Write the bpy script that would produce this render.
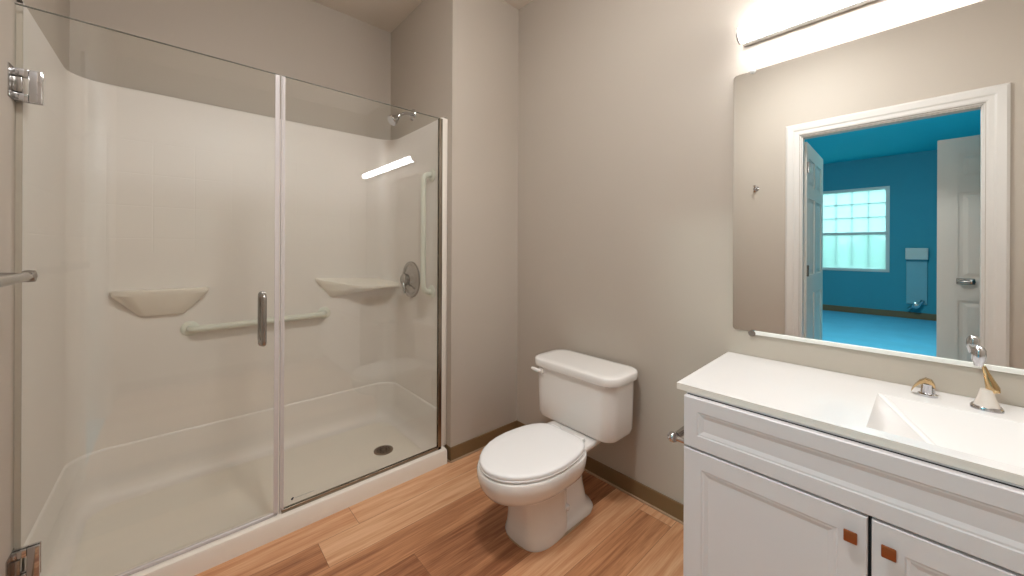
import bpy, bmesh, math, random
from mathutils import Vector, Matrix
PI = math.pi
random.seed(4)
for o in list(bpy.data.objects):
    bpy.data.objects.remove(o)
SC = bpy.context.scene
COL = SC.collection

# ------------------------------------------------------------------ camera
cam_d = bpy.data.cameras.new('camera')
cam = bpy.data.objects.new('camera', cam_d)
COL.objects.link(cam)
F_PX = 373.25
cam_d.sensor_width = 36.0
cam_d.sensor_fit = 'HORIZONTAL'
cam_d.lens = F_PX / 1024 * 36.0
cam_d.shift_y = -39.3 / 1024
cam_d.clip_start = 0.02
cam.matrix_world = (Matrix.Translation((1.783, -1.6543, 1.1974)) @ Matrix.Rotation(0.8381, 4, 'Z')
                    @ Matrix.Rotation(PI / 2, 4, 'X') @ Matrix.Rotation(0.0045, 4, 'Z'))
SC.camera = cam

# ------------------------------------------------------------------ view, sky, lights
SC.view_settings.view_transform = 'Standard'
SC.view_settings.look = 'None'
SC.view_settings.gamma = 1.0
SC.view_settings.use_curve_mapping = False
SC.view_settings.exposure = 0.36
BAR_STRENGTH = 34.0          # the lit diffuser over the mirror
FILL_STRENGTH = 66.0          # unseen dome added to brighten the bathroom
BED_FILL = 230.0  # unseen dome added as fill for the bedroom
w = bpy.data.worlds.new('sky')
SC.world = w
w.use_nodes = True
bg = w.node_tree.nodes['Background']
bg.inputs[0].default_value = (0.50, 0.86, 0.92, 1)
bg.inputs[1].default_value = 2.4

# ------------------------------------------------------------------ measures
YW = -2.016      # door wall face
XR = 2.55        # right wall face
HC = 2.754       # ceiling
SY = -0.5055     # end wall of the shower alcove / stub edge
XS = -0.812      # wall behind the shower
GX = -0.035      # glass plane
CURB = 0.078

# ------------------------------------------------------------------ materials
def srgb(r, g, b):
    f = lambda c: (c / 255 / 12.92) if c / 255 <= 0.04045 else ((c / 255 + 0.055) / 1.055) ** 2.4
    return (f(r), f(g), f(b), 1)

def new_mat(name):
    m = bpy.data.materials.new(name)
    m.use_nodes = True
    nt = m.node_tree
    return m, nt, nt.nodes, nt.links, nt.nodes['Principled BSDF']

def surf(name, col, rough=0.5, metal=0.0, var=0.03, vscale=6.0, bump=0.0, bscale=200.0, coat=0.0, spec=0.5):
    m, nt, N, L, b = new_mat(name)
    b.inputs['Roughness'].default_value = rough
    b.inputs['Metallic'].default_value = metal
    b.inputs['Coat Weight'].default_value = coat
    b.inputs['Coat Roughness'].default_value = 0.05
    b.inputs['Specular IOR Level'].default_value = spec
    tc = N.new('ShaderNodeTexCoord')
    no = N.new('ShaderNodeTexNoise')
    no.inputs['Scale'].default_value = vscale
    no.inputs['Detail'].default_value = 3
    L.new(tc.outputs['Object'], no.inputs['Vector'])
    mx = N.new('ShaderNodeMix'); mx.data_type = 'RGBA'
    mx.inputs['A'].default_value = tuple(c * (1 - var) for c in col[:3]) + (1,)
    mx.inputs['B'].default_value = tuple(min(1, c * (1 + var)) for c in col[:3]) + (1,)
    L.new(no.outputs['Fac'], mx.inputs['Factor'])
    L.new(mx.outputs['Result'], b.inputs['Base Color'])
    if bump > 0:
        n2 = N.new('ShaderNodeTexNoise'); n2.inputs['Scale'].default_value = bscale
        n2.inputs['Detail'].default_value = 2
        L.new(tc.outputs['Object'], n2.inputs['Vector'])
        bp = N.new('ShaderNodeBump'); bp.inputs['Strength'].default_value = bump
        bp.inputs['Distance'].default_value = 0.002
        L.new(n2.outputs['Fac'], bp.inputs['Height'])
        L.new(bp.outputs['Normal'], b.inputs['Normal'])
    return m

def emit(name, col, s):
    m, nt, N, L, b = new_mat(name)
    b.inputs['Base Color'].default_value = col
    b.inputs['Roughness'].default_value = 0.4
    b.inputs['Emission Color'].default_value = col
    b.inputs['Emission Strength'].default_value = s
    return m

def glass_mat(name, tint, ior=1.5, gain=1.0):
    m = bpy.data.materials.new(name); m.use_nodes = True
    nt = m.node_tree; N = nt.nodes; L = nt.links
    N.remove(N['Principled BSDF'])
    out = N['Material Output']
    tr = N.new('ShaderNodeBsdfTransparent'); tr.inputs[0].default_value = tint
    gl = N.new('ShaderNodeBsdfGlossy'); gl.inputs['Roughness'].default_value = 0.0
    fr = N.new('ShaderNodeFresnel'); fr.inputs['IOR'].default_value = ior
    # sides seen from within keep the same reflectance
    geo = N.new('ShaderNodeNewGeometry')
    mp = N.new('ShaderNodeMath'); mp.operation = 'MULTIPLY'
    inv = N.new('ShaderNodeMath'); inv.operation = 'SUBTRACT'; inv.inputs[0].default_value = gain
    L.new(geo.outputs['Backfacing'], inv.inputs[1])
    cl = N.new('ShaderNodeMath'); cl.operation = 'MAXIMUM'; cl.inputs[1].default_value = 0
    L.new(inv.outputs[0], cl.inputs[0])
    L.new(fr.outputs[0], mp.inputs[0]); L.new(cl.outputs[0], mp.inputs[1])
    mx = N.new('ShaderNodeMixShader')
    m2 = N.new('ShaderNodeMath'); m2.operation = 'MULTIPLY'; m2.inputs[1].default_value = 1.9; m2.use_clamp = True
    L.new(mp.outputs[0], m2.inputs[0])
    L.new(m2.outputs[0], mx.inputs[0]); L.new(tr.outputs[0], mx.inputs[1]); L.new(gl.outputs[0], mx.inputs[2])
    L.new(mx.outputs[0], out.inputs[0])
    return m

def wood_floor():
    m, nt, N, L, b = new_mat('wood_planks')
    tc = N.new('ShaderNodeTexCoord')
    sp = N.new('ShaderNodeSeparateXYZ'); L.new(tc.outputs['Object'], sp.inputs[0])
    def M(op, a, bb=None, c=None):
        n = N.new('ShaderNodeMath'); n.operation = op
        for i, v in enumerate((a, bb, c)):
            if v is None: continue
            if isinstance(v, (int, float)): n.inputs[i].default_value = v
            else: L.new(v, n.inputs[i])
        return n.outputs[0]
    W_, LEN = 0.152, 1.05
    vx = M('ADD', M('DIVIDE', sp.outputs['X'], W_), 20.10)
    row = M('FLOOR', vx); fv = M('FRACT', vx)
    wn = N.new('ShaderNodeTexWhiteNoise'); wn.noise_dimensions = '1D'; L.new(row, wn.inputs['W'])
    uy = M('ADD', M('ADD', M('DIVIDE', sp.outputs['Y'], LEN), 30.0), M('MULTIPLY', wn.outputs['Value'], 3.7))
    colm = M('FLOOR', uy); fu = M('FRACT', uy)
    cv = N.new('ShaderNodeCombineXYZ'); L.new(row, cv.inputs[0]); L.new(colm, cv.inputs[1])
    w2 = N.new('ShaderNodeTexWhiteNoise'); w2.noise_dimensions = '2D'; L.new(cv.outputs[0], w2.inputs['Vector'])
    rnd = w2.outputs['Value']
    # grain
    g = N.new('ShaderNodeCombineXYZ')
    L.new(M('ADD', M('MULTIPLY', sp.outputs['X'], 34.0), M('MULTIPLY', rnd, 40)), g.inputs[0])
    L.new(M('ADD', M('MULTIPLY', sp.outputs['Y'], 1.6), M('MULTIPLY', rnd, 17)), g.inputs[1])
    n1 = N.new('ShaderNodeTexNoise'); n1.inputs['Scale'].default_value = 1.0; n1.inputs['Detail'].default_value = 6
    n1.inputs['Roughness'].default_value = 0.6; n1.inputs['Distortion'].default_value = 0.6
    L.new(g.outputs[0], n1.inputs['Vector'])
    g2 = N.new('ShaderNodeCombineXYZ')
    L.new(M('ADD', M('MULTIPLY', sp.outputs['X'], 210.0), M('MULTIPLY', rnd, 90)), g2.inputs[0])
    L.new(M('MULTIPLY', sp.outputs['Y'], 7.0), g2.inputs[1])
    n2 = N.new('ShaderNodeTexNoise'); n2.inputs['Scale'].default_value = 1.0; n2.inputs['Detail'].default_value = 3
    L.new(g2.outputs[0], n2.inputs['Vector'])
    cr = N.new('ShaderNodeValToRGB')
    e = cr.color_ramp.elements
    e[0].position = 0.24; e[0].color = srgb(*FLOOR_D)
    e[1].position = 0.80; e[1].color = srgb(*FLOOR_L)
    k = e.new(0.52); k.color = srgb(*FLOOR_M)
    tone = M('ADD', M('MULTIPLY_ADD', n1.outputs['Fac'], 0.85, 0.075), M('MULTIPLY', M('SUBTRACT', rnd, 0.5), 0.44))
    tone = M('ADD', tone, M('MULTIPLY', M('SUBTRACT', n2.outputs['Fac'], 0.5), 0.34))
    L.new(tone, cr.inputs['Fac'])
    seam = M('MULTIPLY', M('GREATER_THAN', fv, 0.010), M('GREATER_THAN', fu, 0.0016))
    mx = N.new('ShaderNodeMix'); mx.data_type = 'RGBA'
    mx.inputs['A'].default_value = srgb(128, 84, 56)
    L.new(cr.outputs['Color'], mx.inputs['B']); L.new(seam, mx.inputs['Factor'])
    L.new(mx.outputs['Result'], b.inputs['Base Color'])
    b.inputs['Roughness'].default_value = 0.42
    bp = N.new('ShaderNodeBump'); bp.inputs['Strength'].default_value = 0.25; bp.inputs['Distance'].default_value = 0.001
    L.new(M('ADD', seam, M('MULTIPLY', n2.outputs['Fac'], 0.3)), bp.inputs['Height'])
    L.new(bp.outputs['Normal'], b.inputs['Normal'])
    return m

def tile_surround():
    """glossy moulded panel with a shallow tile relief on its upper half"""
    m, nt, N, L, b = new_mat('moulded_fibreglass')
    b.inputs['Base Color'].default_value = srgb(*INSERT)
    b.inputs['Roughness'].default_value = 0.42
    tc = N.new('ShaderNodeTexCoord'); sp = N.new('ShaderNodeSeparateXYZ')
    L.new(tc.outputs['Object'], sp.inputs[0])
    ad = N.new('ShaderNodeMath'); ad.operation = 'ADD'
    L.new(sp.outputs['X'], ad.inputs[0]); L.new(sp.outputs['Y'], ad.inputs[1])
    cb = N.new('ShaderNodeCombineXYZ'); L.new(ad.outputs[0], cb.inputs[0]); L.new(sp.outputs['Z'], cb.inputs[1])
    br = N.new('ShaderNodeTexBrick'); br.inputs['Scale'].default_value = 1.0
    br.inputs['Brick Width'].default_value = 0.155; br.inputs['Row Height'].default_value = 0.155
    br.inputs['Mortar Size'].default_value = 0.004; br.inputs['Mortar Smooth'].default_value = 1.0
    br.offset = 0.0
    br.inputs['Color1'].default_value = (1, 1, 1, 1); br.inputs['Color2'].default_value = (1, 1, 1, 1)
    br.inputs['Mortar'].default_value = (0, 0, 0, 1)
    L.new(cb.outputs[0], br.inputs['Vector'])
    a = N.new('ShaderNodeMath'); a.operation = 'GREATER_THAN'; a.inputs[1].default_value = 1.17
    c = N.new('ShaderNodeMath'); c.operation = 'LESS_THAN'; c.inputs[1].default_value = 1.72
    L.new(sp.outputs['Z'], a.inputs[0]); L.new(sp.outputs['Z'], c.inputs[0])
    mm = N.new('ShaderNodeMath'); mm.operation = 'MULTIPLY'; L.new(a.outputs[0], mm.inputs[0]); L.new(c.outputs[0], mm.inputs[1])
    mx = N.new('ShaderNodeMix'); mx.data_type = 'RGBA'; mx.inputs['A'].default_value = (1, 1, 1, 1)
    L.new(mm.outputs[0], mx.inputs['Factor']); L.new(br.outputs['Color'], mx.inputs['B'])
    bp = N.new('ShaderNodeBump'); bp.inputs['Strength'].default_value = 0.22; bp.inputs['Distance'].default_value = 0.002
    L.new(mx.outputs['Result'], bp.inputs['Height']); L.new(bp.outputs['Normal'], b.inputs['Normal'])
    return m

FLOOR_D, FLOOR_M, FLOOR_L = (138, 84, 52), (198, 139, 97), (226, 180, 140)
INSERT = (233, 225, 218)
MAT = {}
MAT['paint'] = surf('taupe_wall_paint', srgb(188, 177, 164), 0.6, bump=0.15, bscale=350, var=0.012)
MAT['ceiling'] = surf('ceiling_paint', srgb(222, 212, 200), 0.8, bump=0.2, bscale=250, var=0.01)
MAT['teal'] = surf('teal_cast_wall', srgb(58, 150, 168), 0.7, var=0.02)  # cool white-balance cast of the bedroom put into the wall colour
MAT['teal_ceiling'] = surf('teal_cast_ceiling', srgb(60, 214, 226), 0.8, var=0.02)  # same cast in the colour, lightened in place of light on the ceiling
MAT['blue_floor'] = surf('blue_cast_carpet', srgb(96, 184, 216), 0.9, var=0.12, vscale=3, bump=0.5)  # cool cast put into the floor colour too
MAT['floor'] = wood_floor()
MAT['base'] = surf('brown_vinyl_base', srgb(124, 98, 66), 0.45, var=0.05)
MAT['caulk'] = surf('tan_caulk', srgb(178, 150, 122), 0.6)
MAT['insert'] = tile_surround()
MAT['pan'] = surf('pan_fibreglass', srgb(237, 228, 216), 0.4, var=0.01)
MAT['white_bar'] = surf('white_coated_bar', srgb(222, 221, 208), 0.3, var=0.01)
MAT['porcelain'] = surf('white_porcelain', srgb(236, 231, 226), 0.12, var=0.006, coat=0.4)
MAT['seat'] = surf('white_seat_plastic', srgb(243, 240, 238), 0.25, var=0.004)
MAT['counter'] = surf('white_cultured_marble', srgb(220, 215, 212), 0.16, var=0.012, vscale=3)
MAT['counter_edge'] = surf('counter_edge', srgb(224, 215, 206), 0.3, var=0.03, vscale=40)
MAT['cab'] = surf('white_cabinet_paint', srgb(212, 205, 206), 0.4, var=0.006)
MAT['dark'] = surf('gap_shade', srgb(38, 36, 38), 0.8)  # near-black in place of the shade in door gaps and drain holes
MAT['knob'] = surf('brushed_copper', srgb(150, 82, 42), 0.4, metal=0.6, var=0.15, vscale=60)
MAT['chrome'] = surf('chrome', srgb(205, 205, 208), 0.10, metal=1.0, var=0.02)
MAT['nickel'] = surf('brushed_nickel', srgb(176, 172, 168), 0.24, metal=1.0, var=0.05, vscale=80)
MAT['brass'] = surf('brass_tinted_chrome', srgb(204, 176, 132), 0.14, metal=1.0, var=0.06)
MAT['trimw'] = surf('white_trim_paint', srgb(214, 209, 203), 0.4, var=0.006)
MAT['doorw'] = surf('white_door_paint', srgb(216, 210, 200), 0.45, var=0.01)
MAT['mirror'] = surf('silvered_mirror', (0.88, 0.89, 0.88, 1), 0.0, metal=1.0, var=0.0)
MAT['glass'] = glass_mat('clear_glass', (0.978, 0.985, 0.972, 1), 1.52)
MAT['glass_edge'] = surf('green_glass_edge', srgb(118, 116, 106), 0.15)
MAT['seal'] = surf('clear_vinyl_seal', srgb(206, 198, 196), 0.25)
MAT['seal_dark'] = surf('seal_shadow_strip', srgb(160, 150, 146), 0.3)
MAT['tube'] = emit('lit_diffuser', (0.97, 0.985, 1.0, 1), BAR_STRENGTH)
MAT['dome'] = emit('fill_dome', (0.96, 0.985, 1.0, 1), FILL_STRENGTH)
MAT['beddome'] = emit('bedroom_fill_dome', (0.82, 1.0, 0.97, 1), BED_FILL)
MAT['blue_ink'] = surf('dark_blue_ink', srgb(40, 48, 70), 0.4)
MAT['hedge'] = surf('green_foliage', srgb(150, 185, 150), 0.8, var=0.35, vscale=14)
MAT['pane'] = glass_mat('window_glass', (0.96, 0.98, 0.98, 1), 1.3)
MAT['sheer'] = surf('sheer_blind_cloth', srgb(225, 240, 240), 0.9)

# ------------------------------------------------------------------ mesh helpers
def link(name, bm, mat, parent=None, smooth=None):
    bmesh.ops.recalc_face_normals(bm, faces=bm.faces)
    me = bpy.data.meshes.new(name)
    bm.to_mesh(me); bm.free()
    for mm in (mat if isinstance(mat, (list, tuple)) else [mat]):
        me.materials.append(mm)
    if smooth is not None:
        for p in me.polygons: p.use_smooth = True
        me.set_sharp_from_angle(angle=math.radians(smooth))
    o = bpy.data.objects.new(name, me)
    COL.objects.link(o)
    if parent is not None:
        o.parent = parent
        o.matrix_parent_inverse = Matrix.Translation(-parent.location)
    return o

def thing(name, label, cat, loc=(0, 0, 0), group=None):
    o = bpy.data.objects.new(name, None)
    o.empty_display_size = 0.05
    COL.objects.link(o); o.location = loc
    o['label'] = label; o['category'] = cat
    if group: o['group'] = group
    return o

def tag(o, label, cat, group=None):
    o['label'] = label; o['category'] = cat
    if group: o['group'] = group
    return o

def struct(o):
    o['kind'] = 'structure'
    return o

def box(bm, x0, x1, y0, y1, z0, z1, bevel=0.0, seg=2, mi=0):
    g = bmesh.ops.create_cube(bm, size=1.0)
    vs = g['verts']
    for v in vs:
        v.co = Vector(((x0 + x1) / 2 + v.co.x * (x1 - x0), (y0 + y1) / 2 + v.co.y * (y1 - y0), (z0 + z1) / 2 + v.co.z * (z1 - z0)))
    fs = set(f for v in vs for f in v.link_faces)
    for f in fs: f.material_index = mi
    if bevel > 0:
        es = list(set(e for v in vs for e in v.link_edges))
        r = bmesh.ops.bevel(bm, geom=es, offset=bevel, segments=seg, profile=0.5, affect='EDGES')
        for f in r['faces']: f.material_index = mi
    return bm

def B(*a, **k):
    return box(bmesh.new(), *a, **k)

def loft(bm, rings, cap0=True, cap1=True, closed=True, mi=0):
    vr = [[bm.verts.new(p) for p in r] for r in rings]
    n = len(vr[0])
    for i in range(len(vr) - 1):
        for j in range(n if closed else n - 1):
            f = bm.faces.new((vr[i][j], vr[i][(j + 1) % n], vr[i + 1][(j + 1) % n], vr[i + 1][j])); f.material_index = mi
    if cap0: bm.faces.new(vr[0][::-1]).material_index = mi
    if cap1: bm.faces.new(vr[-1]).material_index = mi
    return vr

def tube(bm, pts, r, n=12, mi=0, caps=True):
    pts = [Vector(p) for p in pts]
    rs = r if isinstance(r, (list, tuple)) else [r] * len(pts)
    rings = []; up = None
    for i, p in enumerate(pts):
        t = (pts[min(i + 1, len(pts) - 1)] - pts[max(i - 1, 0)]).normalized()
        if up is None:
            up = Vector((0, 0, 1)) if abs(t.z) < 0.9 else Vector((1, 0, 0))
        a = (up - t * up.dot(t)).normalized(); up = a
        bq = t.cross(a)
        rings.append([p + (a * math.cos(k * 2 * PI / n) + bq * math.sin(k * 2 * PI / n)) * rs[i] for k in range(n)])
    loft(bm, rings, caps, caps, True, mi)
    return bm

def lathe(bm, prof, origin, axis, n=28, mi=0):
    """prof: (radius, height along axis)"""
    ax = Vector(axis).normalized(); o = Vector(origin)
    a = Vector((0, 0, 1)) if abs(ax.z) < 0.9 else Vector((1, 0, 0))
    a = (a - ax * a.dot(ax)).normalized(); b = ax.cross(a)
    rings = [[o + ax * h + (a * math.cos(k * 2 * PI / n) + b * math.sin(k * 2 * PI / n)) * max(r, 1e-4) for k in range(n)] for r, h in prof]
    loft(bm, rings, True, True, True, mi)
    return bm

def arc(c, r, a0, a1, n, u, v):
    c, u, v = Vector(c), Vector(u), Vector(v)
    return [c + u * (r * math.cos(a0 + (a1 - a0) * i / n)) + v * (r * math.sin(a0 + (a1 - a0) * i / n)) for i in range(n + 1)]

def rrect(x0, x1, y0, y1, r, n=6):
    pts = []
    for cx, cy, a in ((x1 - r, y1 - r, 0), (x0 + r, y1 - r, 90), (x0 + r, y0 + r, 180), (x1 - r, y0 + r, 270)):
        for i in range(n + 1):
            t = math.radians(a + 90 * i / n)
            pts.append((cx + r * math.cos(t), cy + r * math.sin(t)))
    return pts

def nested_front(bm, x0, x1, z0, z1, y, thick, steps):
    """a slab facing -Y whose face is a run of nested rectangles (inset, depth)"""
    rings = []
    for ins, dep in [(0, thick), (0, 0.002), (0.002, 0)] + steps:
        yy = y + dep
        rings.append([(x0 + ins, yy, z0 + ins), (x1 - ins, yy, z0 + ins), (x1 - ins, yy, z1 - ins), (x0 + ins, yy, z1 - ins)])
    loft(bm, rings)
    return bm

# ================================================================== SETTING
T = 0.12
def wall(name, bm, mat):
    return struct(link(name, bm, mat))
wall('floor', B(XS - T, XR + T, YW, T, -0.05, 0), MAT['floor'])
wall('ceiling', B(XS - T, XR + T, YW, T, HC, HC + 0.06), MAT['ceiling'])
wall('wall_back', B(0.0, XR, 0.0, T, 0, HC), MAT['paint'])
wall('wall_stub', B(XS, 0.0, SY, T, 0, HC), MAT['paint'])
wall('wall_shower', B(XS - T, XS, YW, T, 0, HC), MAT['paint'])
wall('wall_right', B(XR, XR + T, YW, T, 0, HC), MAT['paint'])
DX0, DX1, DZ = 1.11, 2.02, 2.10
bm = bmesh.new()
for (a, b_, c, d) in ((XS - T, DX0, 0, HC), (DX1, XR + T, 0, HC), (DX0, DX1, DZ, HC)):
    box(bm, a, b_, YW - T, YW, c, d)
wall('wall_front', bm, [MAT['paint']])
# baseboards: brown vinyl with a thin tan caulk bead
def baseboard(name, runs):
    bm = bmesh.new()
    for (x0, x1, y0, y1, dx, dy) in runs:
        box(bm, x0, x1, y0, y1, 0.0, 0.082, 0.0015, 1)
        box(bm, x0 + min(dx, 0), x1 + max(dx, 0), y0 + min(dy, 0), y1 + max(dy, 0), 0.0, 0.010, 0.002, 1, mi=1)
    return struct(link(name, bm, [MAT['base'], MAT['caulk']]))
baseboard('baseboard_back', [(0.008, 1.245, -0.008, 0, 0, -0.006), (1.262, 1.294, -0.014, 0, 0, -0.006)])
struct(link('trim_5', B(1.262, 1.294, -0.013, -0.0005, 0.0815, 0.088, 0.001, 1), MAT['base']))
baseboard('baseboard_left', [(0.0, 0.008, SY - 0.006, 0, 0.006, 0), (-0.050, 0.008, SY - 0.007, SY, 0, -0.004)])
baseboard('baseboard_front', [(0.01, DX0 - 0.09, YW, YW + 0.008, 0, 0.006), (DX1 + 0.09, XR, YW, YW + 0.008, 0, 0.006)])
baseboard('baseboard_right', [(XR - 0.008, XR, YW + 0.01, -0.56, -0.006, 0)])

# door casing and jamb, both sides of the opening
def casing(name, y, sgn):
    bm = bmesh.new()
    w_ = 0.088
    prof = [(0.0, 0.0), (0.0, 0.010), (0.010, 0.013), (0.030, 0.013), (0.040, 0.018), (0.075, 0.020), (0.088, 0.014), (0.088, 0.0)]
    def ring(sx, x, z, mode):
        return
    # mitred sweep around the opening
    path = []
    for (px, pz, ox, oz) in ((DX0, 0.0, -1, 0), (DX0, DZ, -1, 1), (DX1, DZ, 1, 1), (DX1, 0.0, 1, 0)):
        path.append([(px + ox * (d + 0.002), y + sgn * h, pz + oz * (d + 0.002)) for d, h in prof])
    loft(bm, path)
    return struct(link(name, bm, MAT['trimw']))
casing('trim_1', YW, 1)
casing('trim_2', YW - T, -1)
bm = bmesh.new()
JT, ST = 0.008, 0.016
box(bm, DX0 + 0.0005, DX0 + JT, YW - T, YW, 0, DZ - 0.0005)
box(bm, DX1 - JT, DX1 - 0.0005, YW - T, YW, 0, DZ - 0.0005)
box(bm, DX0 + JT, DX1 - JT, YW - T, YW, DZ - JT, DZ - 0.0005)
box(bm, DX0 + JT, DX0 + ST, YW - 0.055, YW - 0.015, 0, DZ - JT)
box(bm, DX1 - ST, DX1 - JT, YW - 0.055, YW - 0.015, 0, DZ - JT)
box(bm, DX0 + ST, DX1 - ST, YW - 0.055, YW - 0.015, DZ - ST, DZ - JT)
struct(link('trim_3', bm, MAT['trimw']))

# ---- bedroom seen in the mirror through the doorway
BY0, BY1, BX0, BX1, BH = -8.0, YW - T, -1.4, 2.72, 2.92
WX0, WX1, WZ0, WZ1 = 0.30, 1.33, 0.80, 2.37
wall('floor_bedroom', B(BX0 - T, BX1 + T, BY0 - T, YW, -0.05, -0.002), MAT['blue_floor'])
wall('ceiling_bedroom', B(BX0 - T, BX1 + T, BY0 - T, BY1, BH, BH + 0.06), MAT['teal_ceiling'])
bm = bmesh.new()
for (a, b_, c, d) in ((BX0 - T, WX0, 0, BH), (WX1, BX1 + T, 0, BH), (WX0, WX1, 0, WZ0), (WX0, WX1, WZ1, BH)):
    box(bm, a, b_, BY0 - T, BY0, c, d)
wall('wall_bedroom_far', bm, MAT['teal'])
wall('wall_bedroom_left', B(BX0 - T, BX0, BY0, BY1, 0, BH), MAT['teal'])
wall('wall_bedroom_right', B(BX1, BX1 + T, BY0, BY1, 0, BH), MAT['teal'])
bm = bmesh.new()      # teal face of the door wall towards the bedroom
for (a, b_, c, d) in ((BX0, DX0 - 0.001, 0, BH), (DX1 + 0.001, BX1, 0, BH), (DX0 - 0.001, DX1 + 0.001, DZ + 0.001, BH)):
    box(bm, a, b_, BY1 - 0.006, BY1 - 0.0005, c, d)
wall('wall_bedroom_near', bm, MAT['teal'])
struct(link('baseboard_bedroom', B(BX0, BX1, BY0, BY0 + 0.012, 0, 0.11), MAT['base']))
# window
win = struct(link('window_1', B(WX0, WX0 + 0.05, BY0 - 0.09, BY0 + 0.02, WZ0, WZ1), MAT['trimw']))
bm = bmesh.new()
for (a, b_, c, d) in ((WX1 - 0.05, WX1, WZ0, WZ1), (WX0 + 0.05, WX1 - 0.05, WZ1 - 0.05, WZ1), (WX0 + 0.05, WX1 - 0.05, WZ0, WZ0 + 0.05), (WX0 + 0.05, WX1 - 0.05, 1.49, 1.54)):
    box(bm, a, b_, BY0 - 0.09, BY0 + 0.02, c, d)
for i in range(1, 4):
    x = WX0 + 0.05 + (WX1 - WX0 - 0.1) * i / 4
    box(bm, x - 0.005, x + 0.005, BY0 - 0.065, BY0 - 0.045, WZ0 + 0.05, WZ1 - 0.05)
for z in (1.82, 2.08):
    box(bm, WX0 + 0.05, WX1 - 0.05, BY0 - 0.064, BY0 - 0.046, z - 0.007, z + 0.007)
link('window_frame', bm, MAT['trimw'], win)
link('window_pane', B(WX0 + 0.05, WX1 - 0.05, BY0 - 0.060, BY0 - 0.055, WZ0 + 0.05, WZ1 - 0.05), MAT['pane'], win)
m, nt, N, L, b = new_mat('sheer_blind_cloth')
N.remove(b)
tl = N.new('ShaderNodeBsdfTranslucent'); tl.inputs[0].default_value = (0.85, 0.95, 0.95, 1)
tp = N.new('ShaderNodeBsdfTransparent'); tp.inputs[0].default_value = (1, 1, 1, 1)
mx = N.new('ShaderNodeMixShader'); mx.inputs[0].default_value = 0.6
L.new(tp.outputs[0], mx.inputs[1]); L.new(tl.outputs[0], mx.inputs[2]); L.new(mx.outputs[0], N['Material Output'].inputs[0])
link('sheer_blind', B(WX0 + 0.05, WX1 - 0.05, BY0 - 0.035, BY0 - 0.034, WZ0 + 0.05, WZ1 - 0.05), m, win)
bm = bmesh.new()
for i in range(60):
    a = random.uniform(-2.2, 3.4); z = random.uniform(-0.2, 1.25); y = BY0 - 2.6 + random.uniform(-0.5, 0.5); r = random.uniform(0.22, 0.42)
    g = bmesh.ops.create_icosphere(bm, subdivisions=2, radius=r)
    for v in g['verts']:
        v.co = v.co * random.uniform(0.82, 1.12) + Vector((a, y, z))
tag(link('garden_hedge', bm, MAT['hedge'], smooth=80), 'pale green hedge outside the bedroom window, seen in the mirror', 'hedge')['kind'] = 'stuff'
wall('ground', B(-6, 8, BY0 - 9, BY0 - T, -0.25, -0.2), MAT['hedge'])

# six panel door leaves
def leaf(bm, W_, H_, th):
    """leaf in local axes: x along its width, y thickness, z up"""
    st, mid = 0.105, 0.10
    rows = [(0.20, 0.82), (0.98, 1.62), (1.72, H_ - 0.12)]
    core = th * 0.55
    box(bm, 0, W_, -core / 2, core / 2, 0, H_)
    for s in (-1, 1):
        ya, yb = sorted((s * core / 2, s * th / 2))
        pieces = [(0, st, 0, H_), (W_ - st, W_, 0, H_), (W_ / 2 - mid / 2, W_ / 2 + mid / 2, 0, H_)]
        zs = [0] + [v for r in rows for v in r] + [H_]
        for i in range(0, len(zs), 2):
            pieces.append((st, W_ / 2 - mid / 2, zs[i], zs[i + 1])); pieces.append((W_ / 2 + mid / 2, W_ - st, zs[i], zs[i + 1]))
        for (a, b_, c, d) in pieces: box(bm, a, b_, ya, yb, c, d)
        for (z0, z1) in rows:
            for (a, b_) in ((st, W_ / 2 - mid / 2), (W_ / 2 + mid / 2, W_ - st)):
                y0 = s * core / 2; y1 = s * th * 0.44
                i0, i1 = 0.022, 0.045
                loft(bm, [[(a + i, yy, z0 + i), (b_ - i, yy, z0 + i), (b_ - i, yy, z1 - i), (a + i, yy, z1 - i)] for i, yy in ((i0, y0), (i1, y1))])
    return bm
def hinge_bm(z, x, y):
    bm = bmesh.new()
    tube(bm, [(x, y, z - 0.045), (x, y, z + 0.045)], 0.008, 10)
    box(bm, x - 0.004, x + 0.022, y - 0.002, y + 0.002, z - 0.043, z + 0.043)
    return bm
bm = leaf(bmesh.new(), 0.86, 2.07, 0.035)
d1 = link('door_1', bm, MAT['doorw'])
d1.location = (DX0 + 0.002, BY1 - 0.030, 0.008); d1.rotation_euler = (0, 0, math.radians(-91.5)); struct(d1)
for z in (0.30, 1.02, 1.86):
    h = link('hinge', hinge_bm(z, 0.0, 0.026), MAT['nickel']); h.parent = d1
bm = bmesh.new(); lathe(bm, [(0.03, 0), (0.03, 0.008), (0.012, 0.012), (0.012, 0.04), (0.026, 0.05), (0.028, 0.065), (0.018, 0.078), (0.004, 0.08)], (0.79, -0.018, 0.95), (0, -1, 0))
h = link('door_handle', bm, MAT['nickel'], smooth=40); h.parent = d1
d2 = link('door_2', leaf(bmesh.new(), 0.86, 2.03, 0.035), MAT['doorw'])
d2.location = (1.835, -2.70, 0.008); struct(d2)
bm = bmesh.new()
box(bm, 0.095, 0.185, 0.018, 0.026, 0.94, 0.985, 0.003, 1)
tube(bm, [(0.110, 0.02, 0.962), (0.110, 0.048, 0.962), (0.118, 0.055, 0.962), (0.160, 0.055, 0.962)], 0.010, 10)
lathe(bm, [(0.016, 0), (0.016, 0.02), (0.008, 0.024)], (0.17, 0.02, 0.962), (0, 1, 0), 14)
h = link('door_handle', bm, MAT['nickel'], smooth=40); h.parent = d2

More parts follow.
